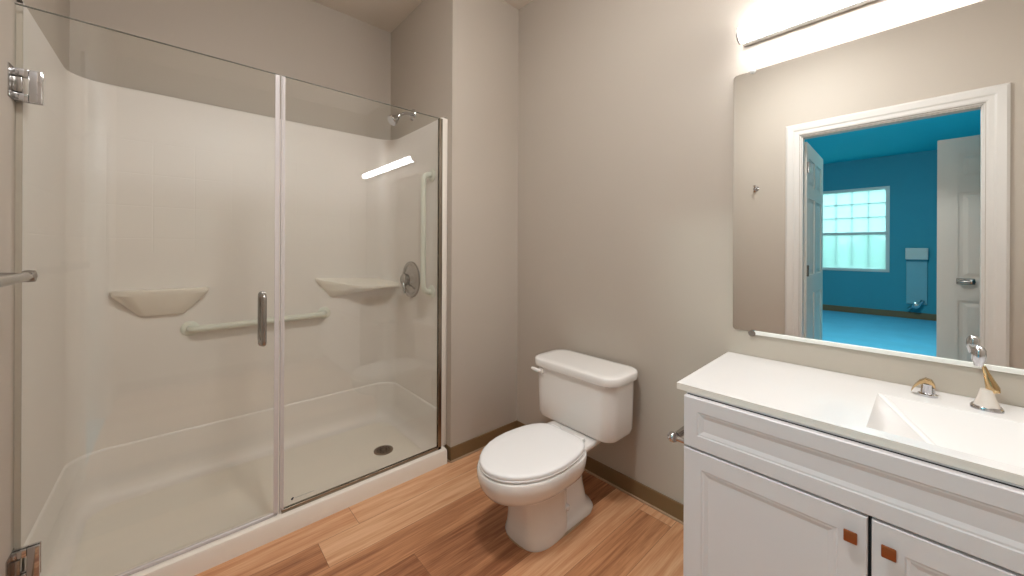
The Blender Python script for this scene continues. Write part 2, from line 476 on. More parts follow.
# heater unit on the far bedroom wall
t = thing('wall_heater', 'small white slatted wall box over a pale panel in the blue bedroom, in the mirror', 'wall heater', (1.66, BY0, 0.2))
bm = B(1.53, 1.80, BY0 + 0.002, BY0 + 0.12, 1.04, 1.24, 0.01)
for i in range(4): box(bm, 1.55, 1.78, BY0 + 0.12, BY0 + 0.126, 1.07 + i * 0.04, 1.085 + i * 0.04)
link('housing', bm, MAT['trimw'], t)
link('lower_panel', B(1.54, 1.79, BY0 + 0.013, BY0 + 0.03, 0.26, 1.04, 0.004), surf('pale_blue_panel', srgb(130, 175, 185), 0.5), t)
bm = bmesh.new()
lathe(bm, [(0.05, 0), (0.05, 0.03), (0.025, 0.04), (0.025, 0.10), (0.045, 0.11), (0.045, 0.15), (0.01, 0.155)], (1.66, BY0 + 0.03, 0.24), (0, 1, 0), 16)
tube(bm, [(1.57, BY0 + 0.08, 0.17), (1.62, BY0 + 0.09, 0.22), (1.70, BY0 + 0.09, 0.25), (1.74, BY0 + 0.08, 0.34)], 0.025, 10)
link('valve', bm, MAT['chrome'], t, smooth=40)

# dome added to brighten the bedroom, no lamp is seen there
t = thing('bedroom_fill_light', 'round glowing dome added on the blue bedroom ceiling as unseen fill', 'fill light', (1.3, -4.3, BH))
bm = bmesh.new(); lathe(bm, [(0.17, 0), (0.17, 0.03), (0.16, 0.035)], (1.3, -4.3, BH - 0.0005), (0, 0, -1)); link('base', bm, MAT['trimw'], t, smooth=40)
bm = bmesh.new(); lathe(bm, [(0.155, 0.034), (0.15, 0.06), (0.12, 0.09), (0.06, 0.108), (0.0, 0.112)], (1.3, -4.3, BH - 0.0005), (0, 0, -1)); link('dome', bm, MAT['beddome'], t, smooth=60)

# ================================================================== SHOWER
IX, IYE, IYF = -0.742, -0.527, -2.002      # inner faces of the surround
ITOP = 1.950
t = thing('shower_stall', 'cream one-piece moulded shower stall with low curb behind clear glass', 'shower stall', (-0.4, -1.26, 0))
def u_path(off, r=0.115, n=7, xf=-0.055):
    """plan of the three walls, off = distance pulled inwards"""
    x = IX + off; y1 = IYE - off; y0 = IYF + off
    r = max(r - off * 0.3, 0.02)
    pts = [(xf, y1), (x + r, y1)]
    pts += [(x + r + r * math.cos(math.radians(90 + 90 * i / n)), y1 - r + r * math.sin(math.radians(90 + 90 * i / n))) for i in range(1, n + 1)]
    pts += [(x + r + r * math.cos(math.radians(180 + 90 * i / n)), y0 + r + r * math.sin(math.radians(180 + 90 * i / n))) for i in range(0, n + 1)]
    pts += [(xf, y0)]
    return pts
bm = bmesh.new()
prof = [(0.070, 0.036), (0.052, 0.040), (0.036, 0.050), (0.022, 0.068), (0.013, 0.095), (0.008, 0.14), (0.007, 0.262), (0.004, 0.268), (0.0, 0.272),
        (0.0, 0.6), (0.0, 1.17), (0.0, ITOP - 0.012), (-0.003, ITOP - 0.003), (-0.010, ITOP), (-0.014, ITOP)]
loft(bm, [[(x, y, z) for x, y in u_path(o)] for o, z in prof], False, False, False)
link('wall_surround', bm, MAT['insert'], t, smooth=35)
# side flanges facing the room, and the pan with its curb
bm = bmesh.new()
box(bm, -0.060, -0.045, IYE - 0.022, SY - 0.0006, 0.0785, 1.935, 0.003, 2)
link('side_flange', bm, MAT['pan'], t, smooth=40)
bm = bmesh.new()
cp = [(-0.60, 0.036), (-0.30, 0.034), (-0.150, 0.036), (-0.118, 0.042), (-0.098, 0.058), (-0.085, 0.072), (-0.070, CURB), (-0.016, CURB), (-0.006, CURB - 0.004), (-0.002, CURB - 0.014), (0.0, 0.0)]
loft(bm, [[(x, y, z) for x, z in cp] for y in (YW + 0.001, -1.8, -1.26, -0.8, IYE - 0.001)], False, False, False)
x0 = cp[0][0]
loft(bm, [[(x, y, 0.036) for y in (IYF + 0.07, IYE - 0.07)] for x in (IX + 0.07, x0)], False, False, False)
link('pan', bm, MAT['pan'], t, smooth=40)
struct(link('trim_4', B(-0.060, -0.056, YW + 0.0005, IYF - 0.0005, 0.0785, 1.935), MAT['paint']))
# moulded shelves
def shelf(top, bot, zt, zb, zf):
    bm = bmesh.new()
    lip = [(x, y, zt) for x, y in top]
    rings = [[(x, y, zb) for x, y in bot], [(x, y, zf) for x, y in top], lip]
    vr = loft(bm, rings, True, True)
    bmesh.ops.bevel(bm, geom=[e for e in bm.edges if all(v in vr[2] or v in vr[1] for v in e.verts)], offset=0.004, segments=2, affect='EDGES')
    return bm
bmL = shelf([(IX - 0.002, -1.885), (IX + 0.045, -1.870), (IX + 0.085, -1.80), (IX + 0.085, -1.60), (IX + 0.045, -1.535), (IX - 0.002, -1.525)],
            [(IX - 0.002, -1.785), (IX + 0.01, -1.780), (IX + 0.018, -1.76), (IX + 0.018, -1.65), (IX + 0.01, -1.625), (IX - 0.002, -1.62)], 0.992, 0.865, 0.972)
link('soap_shelf', bmL, MAT['pan'], t, smooth=35)
cx_, cy_ = IX - 0.002, IYE + 0.002
bmR = bmesh.new()
top = [(cx_, -1.02, 1.012), (IX + 0.035, -0.990, 0.998), (-0.66, -0.83, 0.962), (-0.63, -0.78, 0.955), (-0.605, -0.70, 0.952), (-0.600, cy_, 0.950), (cx_, cy_, 0.985)]
low = [(cx_, -0.93, 0.890), (IX + 0.01, -0.92, 0.890), (-0.71, -0.85, 0.898), (-0.69, -0.79, 0.912), (-0.66, -0.70, 0.930), (-0.64, cy_, 0.938), (cx_, cy_, 0.925)]
vr = loft(bmR, [low, [(x, y, z - 0.014) for x, y, z in top], top])
bmesh.ops.bevel(bmR, geom=[e for e in bmR.edges if all(v in vr[2] or v in vr[1] for v in e.verts)], offset=0.003, segments=2, affect='EDGES')
link('soap_shelf', bmR, MAT['pan'], t, smooth=35)
# drain
bm = bmesh.new()
DC = (-0.302, -0.765)
lathe(bm, [(0.0, 0.0), (0.053, 0.0), (0.053, 0.003), (0.048, 0.0045), (0.0, 0.0045)], (DC[0], DC[1], 0.0352), (0, 0, 1), 32)
dr = link('drain_cover', bm, surf('worn_drain_steel', srgb(128, 118, 106), 0.35, metal=0.8), t, smooth=30)
bm = bmesh.new()
for i in range(12):
    a = i * PI / 6
    for r in (0.018, 0.033):
        c = (DC[0] + r * math.cos(a + r * 20), DC[1] + r * math.sin(a + r * 20), 0.0398)
        lathe(bm, [(0.0, 0), (0.0055, 0), (0.0055, 0.0006), (0, 0.0006)], c, (0, 0, 1), 8)
link('drain_hole', bm, MAT['dark'], t)

# glass door
GY0, GYM, GY1 = -2.0135, -1.336, -0.553
GT = 1.920
t = thing('shower_door', 'frameless clear glass shower door with chrome hinges, left of the two glass panels', 'shower door', (GX, GY0, CURB))
link('glass_panel', B(GX - 0.004, GX + 0.004, GY0, GYM, CURB + 0.012, GT), MAT['glass'], t)
bm = bmesh.new()
box(bm, GX - 0.0042, GX + 0.0042, GY0, GYM, GT, GT + 0.0022)
link('polished_edge', bm, MAT['glass_edge'], t)
bm = bmesh.new()
box(bm, GX - 0.006, GX + 0.006, GYM - 0.003, GYM + 0.0025, CURB + 0.006, GT - 0.002, 0.001, 1)
box(bm, GX + 0.0045, GX + 0.007, GYM - 0.014, GYM - 0.002, CURB + 0.006, GT - 0.002)
link('edge_seal', bm, MAT['seal'], t)
link('bottom_sweep', B(GX - 0.007, GX + 0.007, GY0, GYM, CURB + 0.001, CURB + 0.014, 0.002, 1), MAT['seal'], t)
for z in (1.680, 0.240):
    bm = bmesh.new()
    hh = 0.048
    # glass side: a C shaped clamp
    for s in (-1, 1):
        ya, yb = sorted((GX + s * 0.0045, GX + s * 0.0135))
        box(bm, ya, yb, GY0 + 0.028, GY0 + 0.053, z - hh, z + hh, 0.002, 2)
        box(bm, ya, yb, GY0 - 0.001, GY0 + 0.028, z - hh, z - hh + 0.022, 0.002, 2)
        box(bm, ya, yb, GY0 - 0.001, GY0 + 0.028, z + hh - 0.022, z + hh, 0.002, 2)
    hg = link('hinge', bm, MAT['chrome'], t, smooth=40)
    bm = bmesh.new()
    box(bm, GX - 0.012, GX + 0.0125, GY0 - 0.001, GY0 + 0.016, z - 0.022, z + 0.022, 0.002, 2)
    box(bm, GX - 0.025, GX + 0.050, YW + 0.0003, YW + 0.0020, z - hh, z + hh, 0.002, 2)
    k = link('wall_plate', bm, MAT['nickel'], hg, smooth=40); k.matrix_parent_inverse = Matrix.Identity(4); k.location = (0, 0, 0)
    bm = bmesh.new()
    for zz in (z - 0.036, z + 0.036):
        lathe(bm, [(0.0, 0), (0.006, 0.0), (0.006, 0.003), (0.0, 0.004)], (GX + 0.0135, GY0 + 0.004, zz), (1, 0, 0), 14)
    k = link('screw_cap', bm, MAT['chrome'], hg, smooth=40); k.matrix_parent_inverse = Matrix.Identity(4)
# pull handle
bm = bmesh.new()
hx, hy = 0.022, -1.392
for s in (1, -1):
    xx = GX + s * 0.045
    tube(bm, [(GX + s * 0.004, hy, 1.005)] + arc((xx - s * 0.014, hy, 0.991), 0.014, PI / 2, 0, 5, (s, 0, 0), (0, 0, 1))
         + arc((xx - s * 0.014, hy, 0.822), 0.014, 0, -PI / 2, 5, (s, 0, 0), (0, 0, 1)) + [(GX + s * 0.004, hy, 0.808)], 0.0095, 12)
    for z in (1.005, 0.808):
        lathe(bm, [(0.0, 0), (0.013, 0), (0.013, 0.004), (0.009, 0.006)], (GX + s * 0.0042, hy, z), (s, 0, 0), 16)
link('pull_handle', bm, MAT['nickel'], t, smooth=45)

# fixed panel
t = thing('shower_glass_panel', 'fixed clear glass panel in a slim metal channel, right of the glass door', 'glass panel', (GX, GY1, CURB))
FY0 = GYM + 0.010
link('glass_panel', B(GX - 0.004, GX + 0.004, FY0, GY1, CURB + 0.006, GT), MAT['glass'], t)
link('polished_edge', B(GX - 0.0042, GX + 0.0042, FY0, GY1, GT, GT + 0.0022), MAT['glass_edge'], t)
bm = bmesh.new()
for s in (-1, 1):
    a, b_ = sorted((GX + s * 0.0045, GX + s * 0.009))
    box(bm, a, b_, FY0 + 0.004, GY1, CURB + 0.0005, CURB + 0.016, 0.001, 1)
    box(bm, a, b_, GY1 - 0.018, GY1 + 0.003, CURB + 0.0005, GT, 0.001, 1)
link('wall_channel', bm, surf('polished_bronze_channel', srgb(150, 140, 128), 0.22, metal=1.0, var=0.05), t)
bm = bmesh.new()
box(bm, GX - 0.006, GX + 0.006, FY0 - 0.0025, FY0 + 0.0025, CURB + 0.004, GT - 0.002, 0.001, 1)
link('edge_seal', bm, MAT['seal'], t)
link('edge_seal', B(GX + 0.0045, GX + 0.0065, FY0 + 0.004, FY0 + 0.012, CURB + 0.017, GT - 0.002), MAT['seal'], t)
bm = bmesh.new()
ly, lz = -1.282, 0.122
lathe(bm, [(0, 0), (0.0045, 0), (0.0045, 0.0004), (0, 0.0004)], (GX + 0.0041, ly, lz), (1, 0, 0), 14)
box(bm, GX + 0.0041, GX + 0.0045, ly + 0.001, ly + 0.006, lz + 0.001, lz + 0.006)
for i in range(14):
    box(bm, GX + 0.0041, GX + 0.0044, ly + 0.013 + i * 0.0052, ly + 0.0165 + i * 0.0052, lz - 0.0008, lz + 0.0006)
link('maker_mark', bm, MAT['blue_ink'], t)

# shower head
t = thing('shower_head', 'small chrome shower head on a bent arm above the cream stall', 'shower head', (-0.465, SY, 2.065))
bm = bmesh.new(); lathe(bm, [(0.0, 0), (0.038, 0.0), (0.035, 0.006), (0.014, 0.012), (0.0, 0.012)], (-0.465, SY - 0.0005, 2.068), (0, -1, 0)); link('flange', bm, MAT['chrome'], t, smooth=40)
bm = bmesh.new()
tube(bm, [(-0.465, SY - 0.002, 2.068), (-0.466, SY - 0.04, 2.070), (-0.47, SY - 0.065, 2.064), (-0.470, SY - 0.080, 2.053), (-0.470, SY - 0.095, 2.040)], 0.0095, 12)
link('arm', bm, MAT['chrome'], t, smooth=50)
bm = bmesh.new()
lathe(bm, [(0.0, 0), (0.013, 0.0), (0.016, 0.008), (0.013, 0.018), (0.018, 0.026), (0.034, 0.062), (0.036, 0.070), (0.033, 0.076), (0.0, 0.076)], (-0.470, SY - 0.088, 2.045), (-0.02, -0.72, -0.60), 24)
link('spray_head', bm, MAT['chrome'], t, smooth=35)

# mixer valve
VX, VZ = -0.435, 0.997
t = thing('shower_valve', 'round chrome shower control with a knob on the stall end wall', 'shower valve', (VX, IYE, VZ))
bm = bmesh.new(); lathe(bm, [(0.0, 0), (0.116, 0.0), (0.114, 0.010), (0.098, 0.016), (0.092, 0.012), (0.062, 0.022), (0.050, 0.034), (0.0, 0.036)], (VX, IYE - 0.0005, VZ), (0, -1, 0), 40)
link('escutcheon', bm, MAT['nickel'], t, smooth=50)
bm = bmesh.new(); lathe(bm, [(0.0, 0.034), (0.034, 0.034), (0.040, 0.042), (0.040, 0.056), (0.030, 0.064), (0.0, 0.066)], (VX, IYE, VZ), (0, -1, 0), 24)
kn = link('knob', bm, MAT['nickel'], t, smooth=40)
bm = bmesh.new(); tube(bm, [(VX, IYE - 0.055, VZ), (VX + 0.020, IYE - 0.062, VZ - 0.040), (VX + 0.034, IYE - 0.064, VZ - 0.080)], [0.013, 0.011, 0.008], 12)
link('lever', bm, MAT['nickel'], t, smooth=50)

# grab bars
def grab(name, label, p0, p1, off, r=0.0165, fl=0.038):
    """p0,p1 on the wall, off: vector from wall to bar"""
    p0, p1, off = Vector(p0), Vector(p1), Vector(off)
    t = thing(name, label, 'grab bar', p0)
    d = (p1 - p0).normalized(); n = off.normalized(); L_ = off.length; R = min(0.038, L_ - 0.002)
    pts = [p0 + n * 0.003] + arc(p0 + n * (L_ - R) + d * R, R, PI, PI / 2, 7, d, n) + arc(p1 + n * (L_ - R) - d * R, R, PI / 2, 0, 7, d, n) + [p1 + n * 0.003]
    bm = bmesh.new(); tube(bm, pts, r, 16); link('bar', bm, MAT['white_bar'], t, smooth=60)
    for p in (p0, p1):
        bm = bmesh.new(); lathe(bm, [(0, 0), (fl, 0), (fl, 0.004), (fl - 0.006, 0.008), (r + 0.004, 0.011), (0, 0.011)], p + n * 0.0006, n, 28)
        link('flange', bm, MAT['white_bar'], t, smooth=40)
grab('grab_bar', 'white horizontal grab bar on the long back wall of the shower', (IX, -1.600, 0.781), (IX, -0.965, 0.790), (0.045, 0, 0))
grab('grab_bar', 'white upright grab bar on the end wall of the shower, beside the chrome valve', (-0.178, IYE, 1.630), (-0.178, IYE, 0.940), (0, -0.058, 0))

# ================================================================== TOILET
TX = 0.677
PX = 0.664     # the foot stands a little to the left of the bowl
t = thing('toilet', 'white two-piece toilet with closed lid, standing on the wood floor', 'toilet', (TX, -0.4, 0))
def egg(front, back, hw, z, n=40, wide=0.50, backsq=0.5):
    """egg outline, y from back (near 0) to front (negative); symmetric about TX"""
    pts = []
    yc = back + (front - back) * wide
    for i in range(n):
        a = 2 * PI * i / n
        c, s = math.cos(a), math.sin(a)
        if s < 0:    # front half
            y = yc + (yc - front) * s; x = hw * (abs(c) ** 0.94) * (1 if c > 0 else -1)
        else:
            e = backsq
            y = yc + (back - yc) * (abs(s) ** e); x = hw * (abs(c) ** (0.62 if e < 0.9 else 1.0)) * (1 if c > 0 else -1)
        pts.append((TX + x, y, z))
    return pts
bm = bmesh.new()
# outer skirt of the bowl
R = [(-0.700, -0.330, 0.090, 0.212, .5), (-0.735, -0.325, 0.125, 0.226, .5), (-0.765, -0.322, 0.152, 0.246, .5), (-0.782, -0.320, 0.167, 0.272, .5), (-0.790, -0.318, 0.174, 0.300, .5), (-0.792, -0.316, 0.176, 0.326, .5), (-0.788, -0.318, 0.173, 0.334, .5), (-0.77, -0.33, 0.155, 0.336, .5)]
loft(bm, [egg(f, b_, h, z, 48, w_) for f, b_, h, z, w_ in R])
# pedestal
def ped(front, back, hwf, hwb, z, n=44):
    pts = []
    for i in range(n):
        a = 2 * PI * i / n
        c, s = math.cos(a), math.sin(a)
        k = (s + 1) / 2
        hw = hwf * (1 - k) + hwb * k
        ym = (front + back) / 2
        y = ym + (back - ym) * (abs(s) ** 0.72) * (1 if s > 0 else -1)
        x = hw * (abs(c) ** 0.72) * (1 if c > 0 else -1)
        pts.append((PX + x, y, z))
    return pts
P_ = [(-0.624, -0.36, 0.119, 0.106, 0.0), (-0.626, -0.36, 0.121, 0.108, 0.012), (-0.620, -0.36, 0.109, 0.099, 0.045), (-0.618, -0.36, 0.105, 0.096, 0.09), (-0.624, -0.36, 0.105, 0.094, 0.14),
      (-0.646, -0.36, 0.110, 0.098, 0.19), (-0.668, -0.35, 0.120, 0.106, 0.222), (-0.690, -0.34, 0.132, 0.118, 0.250)]
loft(bm, [ped(*a) for a in P_])
# narrower foot and trapway body behind the column, rear deck under the tank
def dk(y0, y1, hw0, hw1, z, r=0.05):
    c = rrect(PX - hw0, PX + hw0, y0, y1, r, 7)
    out = []
    for x, y in c:
        k = (y - y0) / (y1 - y0)
        out.append((PX + (x - PX) * ((1 - k) + k * hw1 / hw0), y, z))
    return out
loft(bm, [dk(-0.56, -0.185, 0.106, 0.104, 0.0, 0.085), dk(-0.56, -0.183, 0.108, 0.106, 0.012, 0.085), dk(-0.56, -0.190, 0.100, 0.096, 0.024, 0.08), dk(-0.55, -0.210, 0.088, 0.080, 0.04, 0.075),
          dk(-0.54, -0.230, 0.078, 0.066, 0.13, 0.06), dk(-0.53, -0.235, 0.080, 0.062, 0.20, 0.05), dk(-0.48, -0.20, 0.084, 0.060, 0.262, 0.05), dk(-0.46, -0.11, 0.110, 0.080, 0.295, 0.05)])
loft(bm, [dk(-0.42, -0.09, 0.118, 0.090, 0.285, 0.03), dk(-0.42, -0.06, 0.138, 0.108, 0.308, 0.03), dk(-0.42, -0.045, 0.146, 0.114, 0.322, 0.03), dk(-0.42, -0.045, 0.146, 0.114, 0.334, 0.03), dk(-0.415, -0.05, 0.140, 0.108, 0.3395, 0.03)])
link('bowl', bm, MAT['porcelain'], t, smooth=50)
def lid_outline(z, off=0.0):
    half = [(-0.322, 0.0), (-0.322, 0.075), (-0.330, 0.105), (-0.352, 0.130), (-0.385, 0.150), (-0.43, 0.163), (-0.48, 0.170), (-0.54, 0.1735), (-0.60, 0.168), (-0.65, 0.155), (-0.70, 0.131), (-0.74, 0.100), (-0.768, 0.064), (-0.782, 0.028), (-0.785, 0.0)]
    yc, k = -0.55, 1 - off / 0.2
    pts = [(TX + x * k, yc + (y - yc) * k, z) for y, x in half]
    pts += [(TX - x * k, yc + (y - yc) * k, z) for y, x in half[-2:0:-1]]
    return pts
bm = bmesh.new()
loft(bm, [lid_outline(z, o) for o, z in ((0.008, 0.3365), (0.001, 0.340), (-0.001, 0.346), (0.003, 0.3505))])
link('seat_ring', bm, MAT['seat'], t, smooth=50)
bm = bmesh.new()
loft(bm, [lid_outline(z, o) for o, z in ((0.006, 0.3515), (0.000, 0.3530), (0.000, 0.3600), (0.004, 0.3645), (0.014, 0.3668), (0.05, 0.3685), (0.12, 0.3690))])
link('seat_lid', bm, MAT['seat'], t, smooth=50)
bm = bmesh.new()
for s in (-1, 1):
    bm = bmesh.new()
    tube(bm, [(TX + s * 0.095, -0.312, 0.349), (TX + s * 0.045, -0.312, 0.349)], 0.010, 12)
    link('seat_hinge', bm, MAT['seat'], t, smooth=40)
# tank
KX = 0.645
bm = bmesh.new()
def tk(hw, yf, yb, r, z): return [(x, y, z) for x, y in rrect(KX - hw, KX + hw, yf, yb, r, 7)]
loft(bm, [tk(0.200, -0.238, -0.055, 0.040, 0.340), tk(0.222, -0.256, -0.045, 0.055, 0.346), tk(0.230, -0.262, -0.040, 0.060, 0.366), tk(0.233, -0.264, -0.038, 0.062, 0.47), tk(0.236, -0.266, -0.036, 0.064, 0.598)])
link('tank', bm, MAT['porcelain'], t, smooth=50)
bm = bmesh.new()
loft(bm, [tk(0.243, -0.272, -0.030, 0.066, 0.596), tk(0.250, -0.279, -0.024, 0.072, 0.600), tk(0.252, -0.281, -0.022, 0.074, 0.612), tk(0.2515, -0.280, -0.0225, 0.073, 0.630), tk(0.248, -0.277, -0.026, 0.071, 0.6345), tk(0.240, -0.269, -0.034, 0.064, 0.637), tk(0.21, -0.240, -0.06, 0.04, 0.638)])
link('tank_lid', bm, MAT['porcelain'], t, smooth=50)
bm = bmesh.new()
lx, lz = KX - 0.172, 0.578
lathe(bm, [(0.0, 0), (0.017, 0), (0.015, 0.012), (0.008, 0.014), (0.0, 0.014)], (lx, -0.262, lz), (0, -1, 0), 18)
tube(bm, [(lx, -0.274, lz), (lx - 0.014, -0.284, lz + 0.001), (lx - 0.034, -0.290, lz + 0.005), (lx - 0.048, -0.291, lz + 0.007)], [0.009, 0.009, 0.010, 0.007], 12)
link('flush_lever', bm, MAT['porcelain'], t, smooth=50)
for s in (1, -1):
    bm = bmesh.new(); lathe(bm, [(0.0, 0), (0.014, 0.0), (0.013, 0.010), (0.008, 0.015), (0.0, 0.016)], (PX + s * 0.082, -0.400, 0.085), (s, 0, 0.25), 16)
    link('bolt_cap', bm, MAT['porcelain'], t, smooth=40)
link('base_caulk', (lambda b_: (loft(b_, [ped(-0.629, -0.178, 0.120, 0.108, 0.0004), ped(-0.627, -0.180, 0.115, 0.107, 0.004)]), b_)[1])(bmesh.new()), MAT['caulk'], t, smooth=40)

# ================================================================== VANITY
VX0, VX1, VYF = 1.2965, 2.480, -0.500
CT = 0.787
t = thing('vanity_cabinet', 'white vanity cabinet with recessed-panel doors under the sink counter', 'vanity cabinet', (1.88, -0.25, 0))
bm = bmesh.new()
for (a, b_, c, d, e, f) in ((VX0, VX0 + 0.018, VYF, -0.001, 0.09, CT - 0.0215), (VX1 - 0.018, VX1, VYF, -0.001, 0.09, CT - 0.0215), (VX0 + 0.018, VX1 - 0.018, VYF, -0.001, 0.09, 0.108), (VX0 + 0.018, VX1 - 0.018, -0.010, -0.001, 0.108, CT - 0.12), (VX0 + 0.018, VX1 - 0.018, VYF, VYF + 0.016, 0.108, CT - 0.0215)):
    box(bm, a, b_, c, d, e, f)
box(bm, VX0 + 0.01, VX1 - 0.01, VYF + 0.07, -0.001, 0.0, 0.09)
link('body', bm, MAT['cab'], t)
link('gap_shade_sheet', B(VX0 + 0.003, VX1 - 0.003, VYF - 0.0012, VYF - 0.0002, 0.095, CT - 0.024), MAT['dark'], t)  # dark sheet painting the shade in the gaps between the fronts
PAN = [(0.040, 0.0), (0.044, 0.004), (0.050, 0.005), (0.064, 0.0095), (0.068, 0.0095)]
bm = nested_front(bmesh.new(), VX0, VX1, 0.6135, CT - 0.0265, VYF - 0.020, 0.0185, [(0.038, 0.0), (0.041, 0.002), (0.045, 0.0022), (0.055, 0.0055)])
link('false_drawer_front', bm, MAT['cab'], t)
doors = [(VX0, 1.6975), (1.7040, 2.0880), (2.0960, VX1)]
for i, (a, b_) in enumerate(doors):
    bm = nested_front(bmesh.new(), a, b_, 0.105, 0.6075, VYF - 0.020, 0.0185, [(0.050, 0.0), (0.053, 0.002), (0.058, 0.0022), (0.068, 0.0055)])
    d = link('door', bm, MAT['cab'], t)
    kx = (b_ - 0.027) if i != 1 else (a + 0.027)
    bm = B(kx - 0.0115, kx + 0.0115, VYF - 0.036, VYF - 0.030, 0.5445, 0.5700, 0.002, 2)
    box(bm, kx - 0.005, kx + 0.005, VYF - 0.030, VYF - 0.0202, 0.551, 0.561)
    k = link('knob', bm, MAT['knob'], d, smooth=30); k.matrix_parent_inverse = Matrix.Identity(4); k.location = (0, 0, 0)

# counter with an integral basin
CX0, CX1, CY0 = 1.268, 2.545, -0.504
t = thing('sink_countertop', 'white one-piece countertop with a rectangular sloped sink basin', 'countertop', (1.9, -0.25, CT))
SX0, SX1, SY0, SY1 = 1.690, 2.095, -0.462, -0.150
bm = bmesh.new()
g = 0.006
outer = [(CX0 - 0.018, -0.0008), (CX1, -0.0008), (CX1, CY0), (CX0, CY0)]
inner = [(SX0, SY1), (SX1, SY1), (SX1, SY0), (SX0, SY0)]
vo = [bm.verts.new((x, y, CT)) for x, y in outer]
vi = [bm.verts.new((x, y, CT)) for x, y in inner]
for i in range(4):
    bm.faces.new((vo[i], vo[(i + 1) % 4], vi[(i + 1) % 4], vi[i]))
def ring(pts, z): return [bm.verts.new((x, y, z)) for x, y in pts]
def bridge(a, b_):
    for i in range(4): bm.faces.new((a[i], a[(i + 1) % 4], b_[(i + 1) % 4], b_[i]))
r1 = ring([(SX0 + 0.004, SY1 - 0.004), (SX1 - 0.004, SY1 - 0.004), (SX1 - 0.004, SY0 + 0.004), (SX0 + 0.004, SY0 + 0.004)], CT - 0.004)
r2 = ring([(SX0 + 0.115, SY1 - 0.090), (SX1 - 0.115, SY1 - 0.090), (SX1 - 0.12, SY0 + 0.045), (SX0 + 0.12, SY0 + 0.045)], CT - 0.095)
r3 = ring([(SX0 + 0.15, SY1 - 0.12), (SX1 - 0.15, SY1 - 0.12), (SX1 - 0.15, SY0 + 0.07), (SX0 + 0.15, SY0 + 0.07)], CT - 0.105)
bridge(vi, r1); bridge(r1, r2); bridge(r2, r3); bm.faces.new(r3)
# rounded basin edges
bmesh.ops.bevel(bm, geom=[e for e in bm.edges if (e.verts[0] in r1 and e.verts[1] in r2) or (e.verts[1] in r1 and e.verts[0] in r2)], offset=0.010, segments=3, affect='EDGES')
link('basin_top', bm, MAT['counter'], t, smooth=30)
bm = bmesh.new()
lowz = CT - 0.019
vt = [bm.verts.new((x, y, CT)) for x, y in outer]; vl = [bm.verts.new((x, y, lowz)) for x, y in outer]
bridge(vt, vl)
ib = [bm.verts.new((x, y, lowz)) for x, y in ((VX0 + 0.03, -0.001), (VX1 - 0.03, -0.001), (VX1 - 0.03, VYF + 0.03), (VX0 + 0.03, VYF + 0.03))]
bridge(vl, ib)
link('counter_edge', bm, MAT['counter_edge'], t)
bm = bmesh.new(); lathe(bm, [(0, 0), (0.021, 0), (0.021, 0.003), (0.014, 0.004), (0, 0.003)], ((SX0 + SX1) / 2, -0.29, CT - 0.1045), (0, 0, 1), 20)
link('sink_drain', bm, MAT['chrome'], t, smooth=40)

# faucet
FX, FY = 1.888, -0.092
t = thing('faucet', 'chrome and brass tinted faucet with two handles behind the sink basin', 'faucet', (FX, FY, CT))
bm = bmesh.new()
pts = rrect(FX - 0.028, FX + 0.028, FY - 0.024, FY + 0.024, 0.020, 6)
loft(bm, [[(x, y, CT + 0.0004) for x, y in pts], [(x, y, CT + 0.006) for x, y in pts], [(FX + (x - FX) * .9, FY + (y - FY) * .9, CT + 0.010) for x, y in pts]])
link('spout_base', bm, MAT['chrome'], t, smooth=40)
bm = bmesh.new()
lathe(bm, [(0.023, 0.008), (0.021, 0.015), (0.016, 0.030), (0.013, 0.044), (0.011, 0.052), (0.0, 0.053)], (FX, FY, CT), (0, 0, 1), 24)
link('spout_body', bm, surf('pale_spout_finish', srgb(216, 205, 196), 0.2), t, smooth=50)
bm = bmesh.new()
tube(bm, [(FX + 0.012, FY + 0.004, CT + 0.046), (FX + 0.010, FY + 0.004, CT + 0.056), (FX + 0.006, FY + 0.004, CT + 0.070), (FX, FY + 0.003, CT + 0.092), (FX - 0.006, FY, CT + 0.112)], [0.011, 0.0125, 0.010, 0.006, 0.004], 16)
link('spout_neck', bm, MAT['brass'], t, smooth=50)
bm = bmesh.new()
lathe(bm, [(0.0, 0.0), (0.008, 0.002), (0.009, 0.010), (0.012, 0.016), (0.0135, 0.030), (0.0125, 0.044), (0.008, 0.052), (0.0, 0.055)], (FX - 0.014, FY - 0.004, CT + 0.108), (0.02, 0.02, 1), 24)
link('lift_knob', bm, MAT['chrome'], t, smooth=50)
for s in (-1, 1):
    hx = FX + s * 0.102
    bm = bmesh.new()
    lathe(bm, [(0.0, 0.0004), (0.020, 0.0004), (0.020, 0.006), (0.015, 0.009), (0.013, 0.028), (0.014, 0.034), (0.0, 0.035)], (hx, FY + 0.018, CT), (0, 0, 1), 22)
    b_ = link('handle_base', bm, MAT['chrome'], t, smooth=40)
    bm = bmesh.new()
    rings = []
    for (dx, dz, wy, th) in ((-0.014, 0.030, 0.012, 0.006), (-0.008, 0.040, 0.013, 0.006), (0.004, 0.044, 0.013, 0.006), (0.016, 0.036, 0.011, 0.005), (0.026, 0.022, 0.009, 0.004), (0.032, 0.008, 0.007, 0.003)):
        rings.append([(hx - s * dx * (-1 if s < 0 else 1) * (1 if s < 0 else 1), FY + 0.018 + a * wy, CT + dz + c * th) for a, c in ((-1, -1), (1, -1), (1, 0.6), (0.6, 1), (-0.6, 1), (-1, 0.6))])
    loft(bm, rings)
    link('handle', bm, MAT['brass'], t, smooth=50)

